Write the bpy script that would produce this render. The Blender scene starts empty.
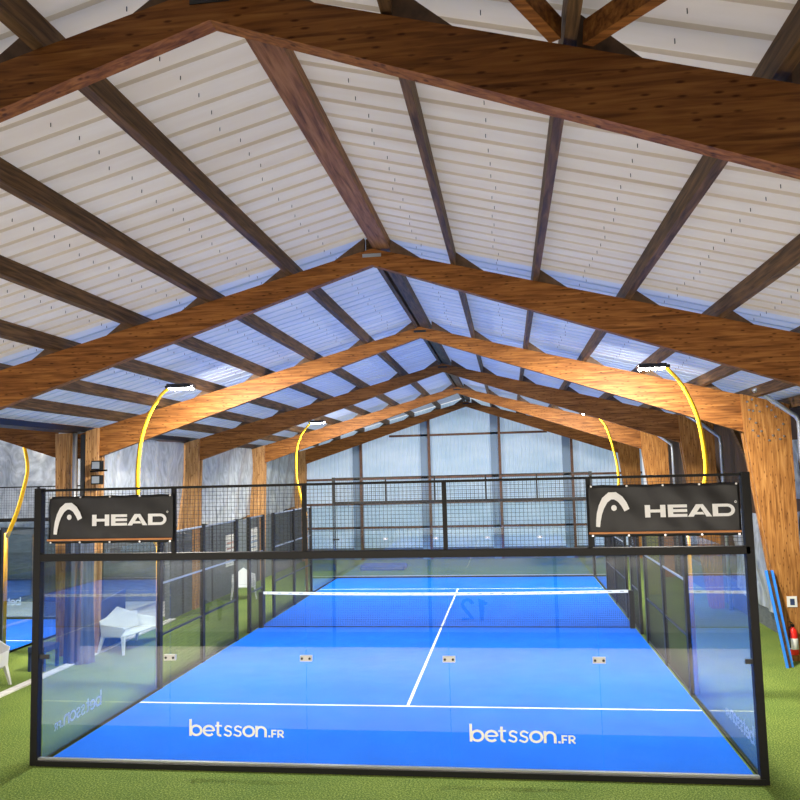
import bpy, math, random
from mathutils import Vector, Matrix
random.seed(7)
SC = bpy.context.scene
COL = SC.collection

# ------------------------------------------------------------------ camera
cam_d = bpy.data.cameras.new('camera'); cam = bpy.data.objects.new('camera', cam_d); COL.objects.link(cam)
YAW, PIT, ROLL = 0.1341, 0.0934, -0.0249
rt = Vector((math.cos(YAW), math.sin(YAW), 0)); fh = Vector((-math.sin(YAW), math.cos(YAW), 0))
fw = fh * math.cos(PIT) + Vector((0, 0, math.sin(PIT)))
up = -fh * math.sin(PIT) + Vector((0, 0, math.cos(PIT)))
cr, sr = math.cos(ROLL), math.sin(ROLL)
R_ = rt * cr + up * sr; U_ = -rt * sr + up * cr
m = Matrix.Identity(4)
for i in range(3):
    m[i][0], m[i][1], m[i][2] = R_[i], U_[i], -fw[i]
m[0][3], m[1][3], m[2][3] = 1.8987, -11.0128, 4.0656
cam.matrix_world = m
cam_d.sensor_fit = 'HORIZONTAL'; cam_d.sensor_width = 36; cam_d.lens = 36 * 787.02 / 800
cam_d.clip_start = 0.05; cam_d.clip_end = 200
SC.camera = cam

# ------------------------------------------------------------------ world, exposure, lights
w = bpy.data.worlds.new('sky'); SC.world = w; w.use_nodes = True
bg = w.node_tree.nodes['Background']
bg.inputs[0].default_value = (0.93, 0.96, 1.0, 1); bg.inputs[1].default_value = 0.86
SC.view_settings.view_transform = 'Standard'; SC.view_settings.look = 'None'
SC.view_settings.exposure = 0.0; SC.view_settings.gamma = 1.0; SC.view_settings.use_curve_mapping = False

def area_light(name, loc, target, size, size_y, power, color):
    l = bpy.data.lights.new(name, 'AREA'); l.shape = 'RECTANGLE'; l.size = size; l.size_y = size_y
    l.energy = power; l.color = color
    o = bpy.data.objects.new(name, l); COL.objects.link(o); o.location = loc
    o.rotation_euler = (Vector(target) - Vector(loc)).to_track_quat('-Z', 'Y').to_euler()
    return o
FLOOD_W = 1500
# unseen warm fill lights added over the viewing gallery, and fill strips added under the edge of the gallery that light the floor in front of the court
for gx in (-6, 0, 6):
    area_light('gallery_fill', (gx, -9.4, 5.35), (gx * .9, -8.8, 0), 2.4, .4, 100, (1.0, 0.86, 0.68))
for gx in (-11, -5.5, 0, 5.5):
    area_light('gallery_edge_fill', (gx, -7.68, 2.22), (gx, -5.5, 0.6), 4.6, .12, 235, (1.0, 0.90, 0.76))

# ------------------------------------------------------------------ helpers
class MB:
    def __init__(s): s.v = []; s.f = []; s.sm = set()
    def face(s, pts):
        n = len(s.v); s.v += [tuple(p) for p in pts]; s.f.append(tuple(range(n, n + len(pts))))
    def box(s, x0, x1, y0, y1, z0, z1):
        return s.hexa([(x0, y0, z0), (x1, y0, z0), (x1, y1, z0), (x0, y1, z0), (x0, y0, z1), (x1, y0, z1), (x1, y1, z1), (x0, y1, z1)])
    def hexa(s, p):
        n = len(s.v); s.v += [tuple(q) for q in p]
        for f in ((0, 3, 2, 1), (4, 5, 6, 7), (0, 1, 5, 4), (1, 2, 6, 5), (2, 3, 7, 6), (3, 0, 4, 7)):
            s.f.append(tuple(n + i for i in f))
        return s
    def prism(s, poly, ax, a0, a1):
        """poly: 2D points in the two other axes (in xyz order), extruded along axis ax"""
        def P(q, a):
            c = list(q); c.insert(ax, a); return tuple(c)
        n = len(s.v); k = len(poly)
        s.v += [P(q, a0) for q in poly] + [P(q, a1) for q in poly]
        s.f.append(tuple(n + i for i in range(k))); s.f.append(tuple(n + k + i for i in reversed(range(k))))
        for i in range(k):
            j = (i + 1) % k; s.f.append((n + j, n + i, n + k + i, n + k + j))
        return s
    def bar(s, a, b, wd, h, upv=(0, 0, 1)):
        a, b = Vector(a), Vector(b); d = (b - a).normalized(); u = Vector(upv)
        sd = d.cross(u)
        if sd.length < 1e-4: sd = d.cross(Vector((1, 0, 0)))
        sd.normalize(); u = sd.cross(d).normalized()
        p = []
        for e in (a, b):
            p.append([e - sd * wd / 2 - u * h / 2, e + sd * wd / 2 - u * h / 2, e + sd * wd / 2 + u * h / 2, e - sd * wd / 2 + u * h / 2])
        n = len(s.v); s.v += [tuple(q) for q in p[0] + p[1]]
        for f in ((0, 1, 2, 3), (7, 6, 5, 4), (1, 0, 4, 5), (2, 1, 5, 6), (3, 2, 6, 7), (0, 3, 7, 4)):
            s.f.append(tuple(n + i for i in f))
        return s
    def tube(s, pts, r, k=10, rads=None, caps=True):
        pts = [Vector(p) for p in pts]; n0 = len(s.v); m_ = len(pts)
        prev = None
        for i, p in enumerate(pts):
            d = (pts[min(i + 1, m_ - 1)] - pts[max(i - 1, 0)]).normalized()
            if prev is None:
                a = d.cross(Vector((0, 0, 1)))
                if a.length < 1e-3: a = d.cross(Vector((1, 0, 0)))
                a.normalize()
            else:
                a = (prev - d * prev.dot(d)).normalized()
            prev = a; b = d.cross(a)
            rr = rads[i] if rads else r
            for j in range(k):
                t = 2 * math.pi * j / k
                s.v.append(tuple(p + a * rr * math.cos(t) + b * rr * math.sin(t)))
        st = len(s.f)
        for i in range(m_ - 1):
            for j in range(k):
                q = (j + 1) % k
                s.f.append((n0 + i * k + j, n0 + i * k + q, n0 + (i + 1) * k + q, n0 + (i + 1) * k + j))
        s.sm.update(range(st, len(s.f)))
        if caps:
            s.f.append(tuple(n0 + j for j in reversed(range(k)))); s.f.append(tuple(n0 + (m_ - 1) * k + j for j in range(k)))
        return s
    def lathe(s, c, prof, k=20):
        return s.tube([(c[0], c[1], c[2] + z) for r, z in prof], 0, k, [max(r, 1e-4) for r, z in prof])
    def grid(s, fn, nu, nv, smooth=True):
        n0 = len(s.v)
        for i in range(nu + 1):
            for j in range(nv + 1): s.v.append(tuple(fn(i / nu, j / nv)))
        st = len(s.f)
        for i in range(nu):
            for j in range(nv):
                a = n0 + i * (nv + 1) + j; s.f.append((a, a + nv + 1, a + nv + 2, a + 1))
        if smooth: s.sm.update(range(st, len(s.f)))
        return s

WL = {}
def link(o, parent=None):
    COL.objects.link(o)
    if parent is not None: o.parent = parent
def obj(name, mb, mat, parent=None, world=True, bevel=0, solid=0):
    off = WL.get(parent.name, Vector((0, 0, 0))) if (parent is not None and world) else Vector((0, 0, 0))
    me = bpy.data.meshes.new(name)
    me.from_pydata([tuple(Vector(v) - off) for v in mb.v], [], mb.f)
    me.update()
    for i in mb.sm: me.polygons[i].use_smooth = True
    if isinstance(mat, (list, tuple)):
        for q in mat: me.materials.append(q)
    else: me.materials.append(mat)
    o = bpy.data.objects.new(name, me); link(o, parent)
    WL[o.name] = off.copy() if parent is not None else Vector((0, 0, 0))
    if bevel:
        b = o.modifiers.new('bevel', 'BEVEL'); b.width = bevel; b.segments = 2; b.limit_method = 'ANGLE'
    if solid:
        b = o.modifiers.new('solid', 'SOLIDIFY'); b.thickness = solid
    return o
def tag(o, label=None, cat=None, group=None, kind=None):
    if label: o['label'] = label
    if cat: o['category'] = cat
    if group: o['group'] = group
    if kind: o['kind'] = kind
    return o
def thing(name, label, cat, loc=(0, 0, 0), group=None, rz=0):
    o = bpy.data.objects.new(name, None); link(o); o.location = loc; o.rotation_euler = (0, 0, rz)
    o.empty_display_size = .1
    WL[o.name] = Vector(loc); return tag(o, label, cat, group)
def struct(name, mb, mat, parent=None, **k):
    o = obj(name, mb, mat, parent, **k)
    if parent is None: o['kind'] = 'structure'
    return o
def flat(pts_lists):
    mb = MB()
    return mb

# ------------------------------------------------------------------ materials
def mat(name, color, rough=0.6, metal=0.0, spec=0.5):
    M = bpy.data.materials.new(name); M.use_nodes = True
    b = M.node_tree.nodes['Principled BSDF']
    b.inputs['Base Color'].default_value = (*color, 1); b.inputs['Roughness'].default_value = rough
    b.inputs['Metallic'].default_value = metal; b.inputs['Specular IOR Level'].default_value = spec
    return M
def nodes(M): return M.node_tree.nodes, M.node_tree.links
def noise_mat(name, stops, scale=(1, 1, 1), nscale=5, detail=6, rough=0.7, bump=0.0, bscale=None, metal=0, spec=.4, distort=0):
    M = mat(name, stops[0][1], rough, metal, spec); N, L = nodes(M); b = N['Principled BSDF']
    tc = N.new('ShaderNodeTexCoord'); mp = N.new('ShaderNodeMapping'); mp.inputs['Scale'].default_value = scale
    L.new(tc.outputs['Object'], mp.inputs[0])
    nz = N.new('ShaderNodeTexNoise'); nz.inputs['Scale'].default_value = nscale; nz.inputs['Detail'].default_value = detail
    nz.inputs['Distortion'].default_value = distort
    L.new(mp.outputs[0], nz.inputs['Vector'])
    rp = N.new('ShaderNodeValToRGB'); rp.color_ramp.elements.remove(rp.color_ramp.elements[0])
    rp.color_ramp.elements[0].position = stops[0][0]; rp.color_ramp.elements[0].color = (*stops[0][1], 1)
    for p, c in stops[1:]:
        e = rp.color_ramp.elements.new(p); e.color = (*c, 1)
    L.new(nz.outputs[0], rp.inputs[0]); L.new(rp.outputs[0], b.inputs['Base Color'])
    if bump:
        bp = N.new('ShaderNodeBump'); bp.inputs['Strength'].default_value = bump
        if bscale:
            n2 = N.new('ShaderNodeTexNoise'); n2.inputs['Scale'].default_value = bscale; L.new(tc.outputs['Object'], n2.inputs['Vector'])
            L.new(n2.outputs[0], bp.inputs['Height'])
        else: L.new(nz.outputs[0], bp.inputs['Height'])
        L.new(bp.outputs[0], b.inputs['Normal'])
    return M
def wood(name, dark, mid, light, axis, knots=True, lam=0.045, rough=.55):
    """glulam: grain along axis, thin glue lines across, dark knots"""
    M = mat(name, mid, rough, 0, .16); N, L = nodes(M); b = N['Principled BSDF']
    tc = N.new('ShaderNodeTexCoord'); mp = N.new('ShaderNodeMapping')
    sc = [16, 16, 16]; sc[axis] = 1.1; mp.inputs['Scale'].default_value = sc
    L.new(tc.outputs['Object'], mp.inputs[0])
    nz = N.new('ShaderNodeTexNoise'); nz.inputs['Scale'].default_value = 1.6; nz.inputs['Detail'].default_value = 8; nz.inputs['Distortion'].default_value = .6
    L.new(mp.outputs[0], nz.inputs['Vector'])
    rp = N.new('ShaderNodeValToRGB'); e = rp.color_ramp.elements
    e[0].position = .28; e[0].color = (*dark, 1); e[1].position = .72; e[1].color = (*light, 1)
    k = e.new(.5); k.color = (*mid, 1)
    L.new(nz.outputs[0], rp.inputs[0])
    out = rp.outputs[0]
    if knots:
        m2 = N.new('ShaderNodeMapping'); s2 = [11, 11, 20]; s2[axis] = 6
        if axis == 2: s2 = [20, 11, 6]
        m2.inputs['Scale'].default_value = s2; L.new(tc.outputs['Object'], m2.inputs[0])
        vo = N.new('ShaderNodeTexVoronoi'); vo.inputs['Scale'].default_value = 1.0; L.new(m2.outputs[0], vo.inputs['Vector'])
        r2 = N.new('ShaderNodeValToRGB'); r2.color_ramp.elements[0].position = .10; r2.color_ramp.elements[0].color = (.22, .16, .12, 1)
        r2.color_ramp.elements[1].position = .24; r2.color_ramp.elements[1].color = (1, 1, 1, 1)
        L.new(vo.outputs['Distance'], r2.inputs[0])
        mx = N.new('ShaderNodeMix'); mx.data_type = 'RGBA'; mx.blend_type = 'MULTIPLY'; mx.inputs[0].default_value = .85
        L.new(out, mx.inputs[6]); L.new(r2.outputs[0], mx.inputs[7]); out = mx.outputs[2]
    L.new(out, b.inputs['Base Color'])
    bp = N.new('ShaderNodeBump'); bp.inputs['Strength'].default_value = .25; L.new(nz.outputs[0], bp.inputs['Height']); L.new(bp.outputs[0], b.inputs['Normal'])
    return M
def sheet_mat(name, c1, c2, trans=.4, tint=(1, 1, 1)):
    M = bpy.data.materials.new(name); M.use_nodes = True; N, L = nodes(M); N.remove(N['Principled BSDF']); out = N['Material Output']
    tc = N.new('ShaderNodeTexCoord'); mp = N.new('ShaderNodeMapping'); mp.inputs['Scale'].default_value = (.5, 3, 1)
    L.new(tc.outputs['Object'], mp.inputs[0])
    nz = N.new('ShaderNodeTexNoise'); nz.inputs['Scale'].default_value = 1.2; nz.inputs['Detail'].default_value = 5
    L.new(mp.outputs[0], nz.inputs['Vector'])
    rp = N.new('ShaderNodeValToRGB'); rp.color_ramp.elements[0].position = .35; rp.color_ramp.elements[1].position = .68
    rp.color_ramp.elements[0].color = (*c1, 1); rp.color_ramp.elements[1].color = (*c2, 1); L.new(nz.outputs[0], rp.inputs[0])
    d = N.new('ShaderNodeBsdfDiffuse'); t = N.new('ShaderNodeBsdfTranslucent'); mx = N.new('ShaderNodeMixShader'); mx.inputs[0].default_value = trans
    L.new(rp.outputs[0], d.inputs[0]); L.new(rp.outputs[0], t.inputs[0])
    L.new(d.outputs[0], mx.inputs[1]); L.new(t.outputs[0], mx.inputs[2])
    L.new(mx.outputs[0], out.inputs[0]); return M
def glass_mat(name, f0=.10, tint=(.90, .95, .97)):
    M = bpy.data.materials.new(name); M.use_nodes = True; N, L = nodes(M); N.remove(N['Principled BSDF']); out = N['Material Output']
    lw = N.new('ShaderNodeLayerWeight'); lw.inputs['Blend'].default_value = .5
    pw = N.new('ShaderNodeMath'); pw.operation = 'POWER'; pw.inputs[1].default_value = 4.2; L.new(lw.outputs['Facing'], pw.inputs[0])
    ma = N.new('ShaderNodeMath'); ma.operation = 'MULTIPLY_ADD'; ma.inputs[1].default_value = 1 - f0; ma.inputs[2].default_value = f0; L.new(pw.outputs[0], ma.inputs[0])
    ge = N.new('ShaderNodeNewGeometry'); sb = N.new('ShaderNodeMath'); sb.operation = 'SUBTRACT'; sb.inputs[0].default_value = 1; L.new(ge.outputs['Backfacing'], sb.inputs[1])
    mu = N.new('ShaderNodeMath'); mu.operation = 'MULTIPLY'; L.new(ma.outputs[0], mu.inputs[0]); L.new(sb.outputs[0], mu.inputs[1])
    tr = N.new('ShaderNodeBsdfTransparent'); tr.inputs[0].default_value = (*tint, 1)
    gl = N.new('ShaderNodeBsdfGlossy'); gl.inputs['Roughness'].default_value = .012
    mx = N.new('ShaderNodeMixShader'); L.new(mu.outputs[0], mx.inputs[0]); L.new(tr.outputs[0], mx.inputs[1]); L.new(gl.outputs[0], mx.inputs[2])
    L.new(mx.outputs[0], out.inputs[0]); return M
def emis(name, c, s):
    M = bpy.data.materials.new(name); M.use_nodes = True; N, L = nodes(M); N.remove(N['Principled BSDF'])
    e = N.new('ShaderNodeEmission'); e.inputs[0].default_value = (*c, 1); e.inputs[1].default_value = s; L.new(e.outputs[0], N['Material Output'].inputs[0]); return M

W_BEAM = wood('glulam_beam', (.10, .036, .010), (.25, .095, .024), (.40, .17, .045), 0)
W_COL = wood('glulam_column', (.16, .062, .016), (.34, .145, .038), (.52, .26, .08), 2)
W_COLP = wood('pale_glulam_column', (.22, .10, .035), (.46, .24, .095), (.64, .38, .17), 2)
W_PUR = wood('purlin_timber', (.045, .027, .014), (.125, .072, .034), (.24, .13, .055), 1, knots=False)
W_RIDGE = wood('ridge_timber', (.10, .045, .018), (.26, .12, .045), (.40, .20, .085), 1, knots=False)
W_OLD = wood('old_dark_timber', (.03, .018, .012), (.07, .04, .025), (.12, .07, .04), 2, knots=False)
BLOCK = noise_mat('block_timber', [(.3, (.06, .035, .02)), (.7, (.14, .08, .045))], (1, 1, 1), 8)
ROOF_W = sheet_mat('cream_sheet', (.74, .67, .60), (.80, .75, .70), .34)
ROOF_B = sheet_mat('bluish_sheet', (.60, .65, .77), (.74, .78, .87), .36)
RIB = sheet_mat('shaded_rib', (.60, .52, .42), (.70, .62, .52), .30)  # rib webs: shade inside the ribs put into a darker sheet colour
RIB_B = sheet_mat('shaded_rib_blue', (.48, .58, .75), (.58, .68, .82), .32)  # same painted web shade for the bluish sheets
GABLE = sheet_mat('gable_sheet', (.50, .66, .82), (.66, .78, .92), .5)
GLASS = glass_mat('court_glass', .14)
BLACK = mat('black_steel', (.0055, .0053, .005), .5, 0, .25)
DGREY = mat('dark_steel', (.025, .027, .032), .4, .3)
WIRE = mat('black_wire', (.015, .016, .018), .45)
ALU = mat('bare_metal', (.62, .62, .62), .3, .85)
CLAMP = mat('clamp_metal', (.60, .60, .58), .35, .3)
ZINC = mat('zinc_pipe', (.42, .47, .52), .38, .6)
CARPET = noise_mat('blue_court_turf', [(.3, (.001, .110, .64)), (.7, (.002, .132, .72))], (1, 1, 1), 1.1, 4, .85, .15, 160, spec=.08)
LINE = noise_mat('white_line_turf', [(.3, (.78, .8, .82)), (.7, (.9, .9, .9))], (1, 1, 1), 20, rough=.8)
CONC = noise_mat('pale_concrete', [(.3, (.62, .60, .57)), (.7, (.75, .73, .70))], (1, 1, 1), 2.5, 8, .7, .1)
KERB = noise_mat('pale_kerb', [(.3, (.55, .52, .48)), (.7, (.72, .70, .66))], (1, 1, 1), 6, 6, .8, .2)
BANNER = noise_mat('black_banner_cloth', [(.3, (.006, .006, .007)), (.7, (.014, .014, .015))], (1, 1, 1), 4, rough=.42, bump=.3, bscale=3)
PRINT = mat('white_print', (.82, .83, .83), .5)
DECAL = mat('white_decal', (.86, .86, .84), .5)
ORANGE = noise_mat('orange_batten', [(.3, (.45, .16, .04)), (.7, (.62, .26, .08))], (1, 6, 6), 4, rough=.5)
YEL = mat('lit_yellow_paint', (.90, .50, .015), .32)  # upper arm: lamp light put into the paint as a brighter yellow
YEL2 = mat('orange_yellow_paint', (.75, .34, .02), .4)
WHITE = mat('white_plastic', (.66, .66, .645), .38)
NAVY = noise_mat('navy_cloth', [(.3, (.02, .035, .09)), (.7, (.035, .06, .15))], (1, 1, 1), 6, rough=.8)
CURT = noise_mat('slate_cloth', [(.3, (.05, .065, .10)), (.7, (.085, .105, .155))], (6, 6, .6), 3, rough=.8)
DWALL = noise_mat('dark_grey_boards', [(.3, (.075, .09, .10)), (.7, (.14, .16, .175))], (1, 1, 6), 5, rough=.7)
GWALL = noise_mat('grey_wall_paint', [(.3, (.30, .31, .32)), (.7, (.37, .38, .39))], (1, 1, 1), 2, rough=.8)
BLUEG = mat('blue_grey_shade', (.16, .24, .36), .55)
RUST = noise_mat('brown_steel', [(.3, (.08, .035, .02)), (.7, (.16, .07, .04))], (1, 1, 1), 6, rough=.6)
RED = mat('red_paint', (.75, .02, .012), .3)
PAPER = mat('paper', (.75, .74, .70), .7)
LED = emis('lamp_lens', (1.0, .96, .88), 60)
BLUEP = mat('blue_plastic', (.03, .22, .75), .4)

def tarp_mat():
    M = bpy.data.materials.new('clear_tarp'); M.use_nodes = True; N, L = nodes(M); b = N['Principled BSDF']
    tc = N.new('ShaderNodeTexCoord'); nz = N.new('ShaderNodeTexNoise'); nz.inputs['Scale'].default_value = 1.6; nz.inputs['Detail'].default_value = 4
    nz.inputs['Distortion'].default_value = 2.6
    mp = N.new('ShaderNodeMapping'); mp.inputs['Scale'].default_value = (1, 2.2, .8); L.new(tc.outputs['Object'], mp.inputs[0]); L.new(mp.outputs[0], nz.inputs['Vector'])
    rp = N.new('ShaderNodeValToRGB'); rp.color_ramp.elements[0].position = .3; rp.color_ramp.elements[1].position = .7
    rp.color_ramp.elements[0].color = (.24, .27, .30, 1); rp.color_ramp.elements[1].color = (.62, .67, .71, 1)
    L.new(nz.outputs[0], rp.inputs[0]); L.new(rp.outputs[0], b.inputs['Base Color']); b.inputs['Roughness'].default_value = .25
    bp = N.new('ShaderNodeBump'); bp.inputs['Strength'].default_value = .6; L.new(nz.outputs[0], bp.inputs['Height']); L.new(bp.outputs[0], b.inputs['Normal'])
    t = N.new('ShaderNodeBsdfTranslucent'); t.inputs[0].default_value = (.7, .76, .82, 1)
    mx = N.new('ShaderNodeMixShader'); mx.inputs[0].default_value = .22
    L.new(b.outputs[0], mx.inputs[1]); L.new(t.outputs[0], mx.inputs[2]); L.new(mx.outputs[0], N['Material Output'].inputs[0])
    return M
TARP = tarp_mat()
BOARDG = mat('grey_board', (.33, .33, .34), .6)
def grass_mat():
    M = mat('green_turf', (.2, .3, .05), .85, 0, .15); N, L = nodes(M); b = N['Principled BSDF']
    tc = N.new('ShaderNodeTexCoord')
    a = N.new('ShaderNodeTexNoise'); a.inputs['Scale'].default_value = 42; a.inputs['Detail'].default_value = 8; a.inputs['Roughness'].default_value = .75
    c = N.new('ShaderNodeTexNoise'); c.inputs['Scale'].default_value = .9; c.inputs['Detail'].default_value = 4
    L.new(tc.outputs['Object'], a.inputs['Vector']); L.new(tc.outputs['Object'], c.inputs['Vector'])
    rp = N.new('ShaderNodeValToRGB'); e = rp.color_ramp.elements
    e[0].position = .36; e[0].color = (.035, .07, .01, 1); e[1].position = .62; e[1].color = (.36, .44, .12, 1); k = e.new(.5); k.color = (.125, .19, .032, 1)
    L.new(a.outputs[0], rp.inputs[0])
    r2 = N.new('ShaderNodeValToRGB'); r2.color_ramp.elements[0].position = .3; r2.color_ramp.elements[0].color = (.8, .85, .8, 1); r2.color_ramp.elements[1].position = .7; r2.color_ramp.elements[1].color = (1.1, 1.05, 1, 1)
    L.new(c.outputs[0], r2.inputs[0])
    mx = N.new('ShaderNodeMix'); mx.data_type = 'RGBA'; mx.blend_type = 'MULTIPLY'; mx.inputs[0].default_value = 1
    L.new(rp.outputs[0], mx.inputs[6]); L.new(r2.outputs[0], mx.inputs[7]); L.new(mx.outputs[2], b.inputs['Base Color'])
    bp = N.new('ShaderNodeBump'); bp.inputs['Strength'].default_value = .5; bp.inputs['Distance'].default_value = .02
    L.new(a.outputs[0], bp.inputs['Height']); L.new(bp.outputs[0], b.inputs['Normal']); return M
GRASS = grass_mat()

# ------------------------------------------------------------------ roof geometry numbers
ZB, SL, SLU = 7.42, .265, .345      # beam top at ridge, slope of beam top, slope of beam underside
ZU = 7.17
FY = [-6.0, 0.45, 6.9, 13.2, 20.0, 26.5]   # far faces of the frames
TH = .14
PH = .215
def ztop(x): return ZB - SL * abs(x)
def zroof(x): return ZB + PH + .005 - SL * abs(x)
XL, XR = -8.4, 8.05                   # roof edges (valley and eave)
XV = -8.4

# ------------------------------------------------------------------ floor and walls
struct('floor', MB().box(-21.6, 8.6, -14, -1.8, -.2, 0), CONC)
struct('floor', MB().box(-21.6, 8.6, -1.8, 27, -.2, 0), GRASS)
o = MB().box(-21.4, -8.2, 11.75, 18, 0, .012); struct('floor', o, CONC)
struct('wall_back', MB().box(-21.6, 8.6, -14.2, -14, -.2, 8.2), GWALL)
# gallery under the camera
g = struct('wall_gallery', MB().box(-21.4, 8.4, -7.95, -7.8, .35, 2.3), GWALL)
struct('plinth', MB().box(-21.4, 8.4, -7.96, -7.79, 0, .35), DWALL, g)
for x in (-2.35, .31 - .35, 2.88):
    struct('post', MB().box(x - .04, x + .04, -7.8, -7.77, .0, 2.3), DGREY, g)
struct('floor_gallery', MB().box(-21.4, 8.4, -14, -7.8, 2.3, 2.46), GWALL)
struct('wall_left', MB().box(-21.8, -21.6, -14.2, 27, -.2, 9), DWALL)

def corr_sheet(x0, x1, ya, yb, zf, x_flip=False, pitch=.33, rib=.030, segs=1):
    """trapezoidal roof sheet, ribs run down the slope (along x)"""
    prof = []; y = ya
    while y < yb - 1e-6:
        for dy, h in ((0, 0), (.248, 0), (.264, rib), (.314, rib)):
            if y + dy < yb: prof.append((y + dy, h))
        y += pitch
    prof.append((yb, 0))
    mb = MB(); n = len(prof)
    for x in (x0, x1):
        for (yy, h) in prof: mb.v.append((x, yy, zf(x) + h))
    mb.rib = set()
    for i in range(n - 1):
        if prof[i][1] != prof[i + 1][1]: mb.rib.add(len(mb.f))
        mb.f.append((i, i + 1, n + i + 1, n + i))
    return mb
def merge(*mbs):
    r = MB(); r.rib = set()
    for q in mbs:
        n = len(r.v); st = len(r.f); r.rib.update(st + i for i in getattr(q, 'rib', ())); r.v += q.v; r.f += [tuple(n + i for i in f) for f in q.f]; r.sm.update(st + i for i in q.sm)
    return r
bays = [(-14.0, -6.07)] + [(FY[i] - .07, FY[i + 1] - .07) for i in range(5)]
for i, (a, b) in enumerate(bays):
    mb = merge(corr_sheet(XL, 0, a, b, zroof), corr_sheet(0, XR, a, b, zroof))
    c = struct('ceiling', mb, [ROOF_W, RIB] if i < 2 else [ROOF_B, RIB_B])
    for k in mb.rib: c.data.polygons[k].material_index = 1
    if i < 3:   # fixing screws poking through the sheets
        s = MB()
        for xs in (-5.5, -4.3, -3.1, -1.85, -.7, .7, 1.85, 3.1, 4.3, 5.5):
            y = a + .12
            while y < b:
                xx = xs + random.uniform(-.05, .05); s.box(xx - .003, xx + .003, y - .003, y + .003, zroof(xx) - .035, zroof(xx)); y += .33
        tag(struct('sheet_screw', s, DGREY, c), kind='stuff')
# neighbouring naves' roofs
zl = lambda x: zroof(XV) + SL * (XV - x)
struct('ceiling', corr_sheet(-15.0, XL, -14, 26.5, zl), ROOF_B)
struct('ceiling', corr_sheet(-21.7, -15.0, -14, 26.5, lambda x: zl(-15) - SL * (-15 - x)), ROOF_B)
# far gable of vertical profiled sheet
def vsheet(x0, x1, y, z0f, z1f, pitch=.19, rib=.03):
    prof = []; x = x0
    while x < x1:
        for dx, h in ((0, 0), (.11, 0), (.13, rib), (.17, rib)):
            if x + dx < x1: prof.append((x + dx, h))
        x += pitch
    prof.append((x1, 0)); mb = MB(); n = len(prof)
    for (xx, h) in prof: mb.v.append((xx, y + h, z0f(xx)))
    for (xx, h) in prof: mb.v.append((xx, y + h, z1f(xx)))
    for i in range(n - 1): mb.f.append((i, i + 1, n + i + 1, n + i))
    return mb
gw = struct('wall_far', vsheet(XL, XR, 26.8, lambda x: 0, lambda x: zroof(x) - .0), GABLE)
for x in (-5.15, -1.83, 1.52, 4.85):
    struct('gable_post', MB().box(x - .06, x + .06, 26.5, 26.62, 0, ztop(x) - .1), RUST, gw)
    struct('gable_post_shade', MB().box(x - .42, x - .07, 26.62, 26.78, 0, ztop(x) - .1), BLUEG, gw)  # blue-grey strip stands in for an outside post's shade on the sheet
for z in (5.88, 3.85, 2.66, 1.52):
    hw = 8.0 if z < 5 else (ZU - .2 - z) / SLU + .6
    struct('gable_girt', MB().box(-hw, hw, 26.62, 26.74, z - .05, z + .05), RUST, gw)
struct('base_wall', MB().box(XL, XR, 26.70, 26.78, 0, .55), DWALL, gw)
struct('wall_far_left', MB().box(-21.6, XL, 26.8, 26.95, -.2, 9), DWALL)
# dividing wall of the left side, low dark boards
lw_ = struct('wall_divider', MB().box(-8.2, -8.05, 11.3, 26.5, 0, 2.5), DWALL)
for y in range(6):
    struct('batten', MB().box(-8.05, -8.02, 12.2 + y * 2.4, 12.28 + y * 2.4, 0, 2.5), DGREY, lw_)
# right wall
wr = struct('wall_right', MB().box(8.35, 8.5, -14, 26.8, 0, 5.6), W_OLD)
struct('baseboard_right', MB().box(8.2, 8.35, -14, 26.5, 0, .75), DWALL)
struct('wall_right_top', MB().box(8.04, 8.5, -14, 26.8, 5.6, 5.75), W_OLD)
for (a, b) in ((7.2, 9.6), (9.9, 12.6), (13.6, 16.5), (16.8, 19.6)):
    struct('diagonal_brace', MB().bar((8.28, a, 3.2), (8.28, b, 5.2), .1, .14), W_PUR, wr)
# kerb between halls
struct('kerb', MB().box(-8.05, -7.86, -1.8, 11.3, 0, .03), KERB)

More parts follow.
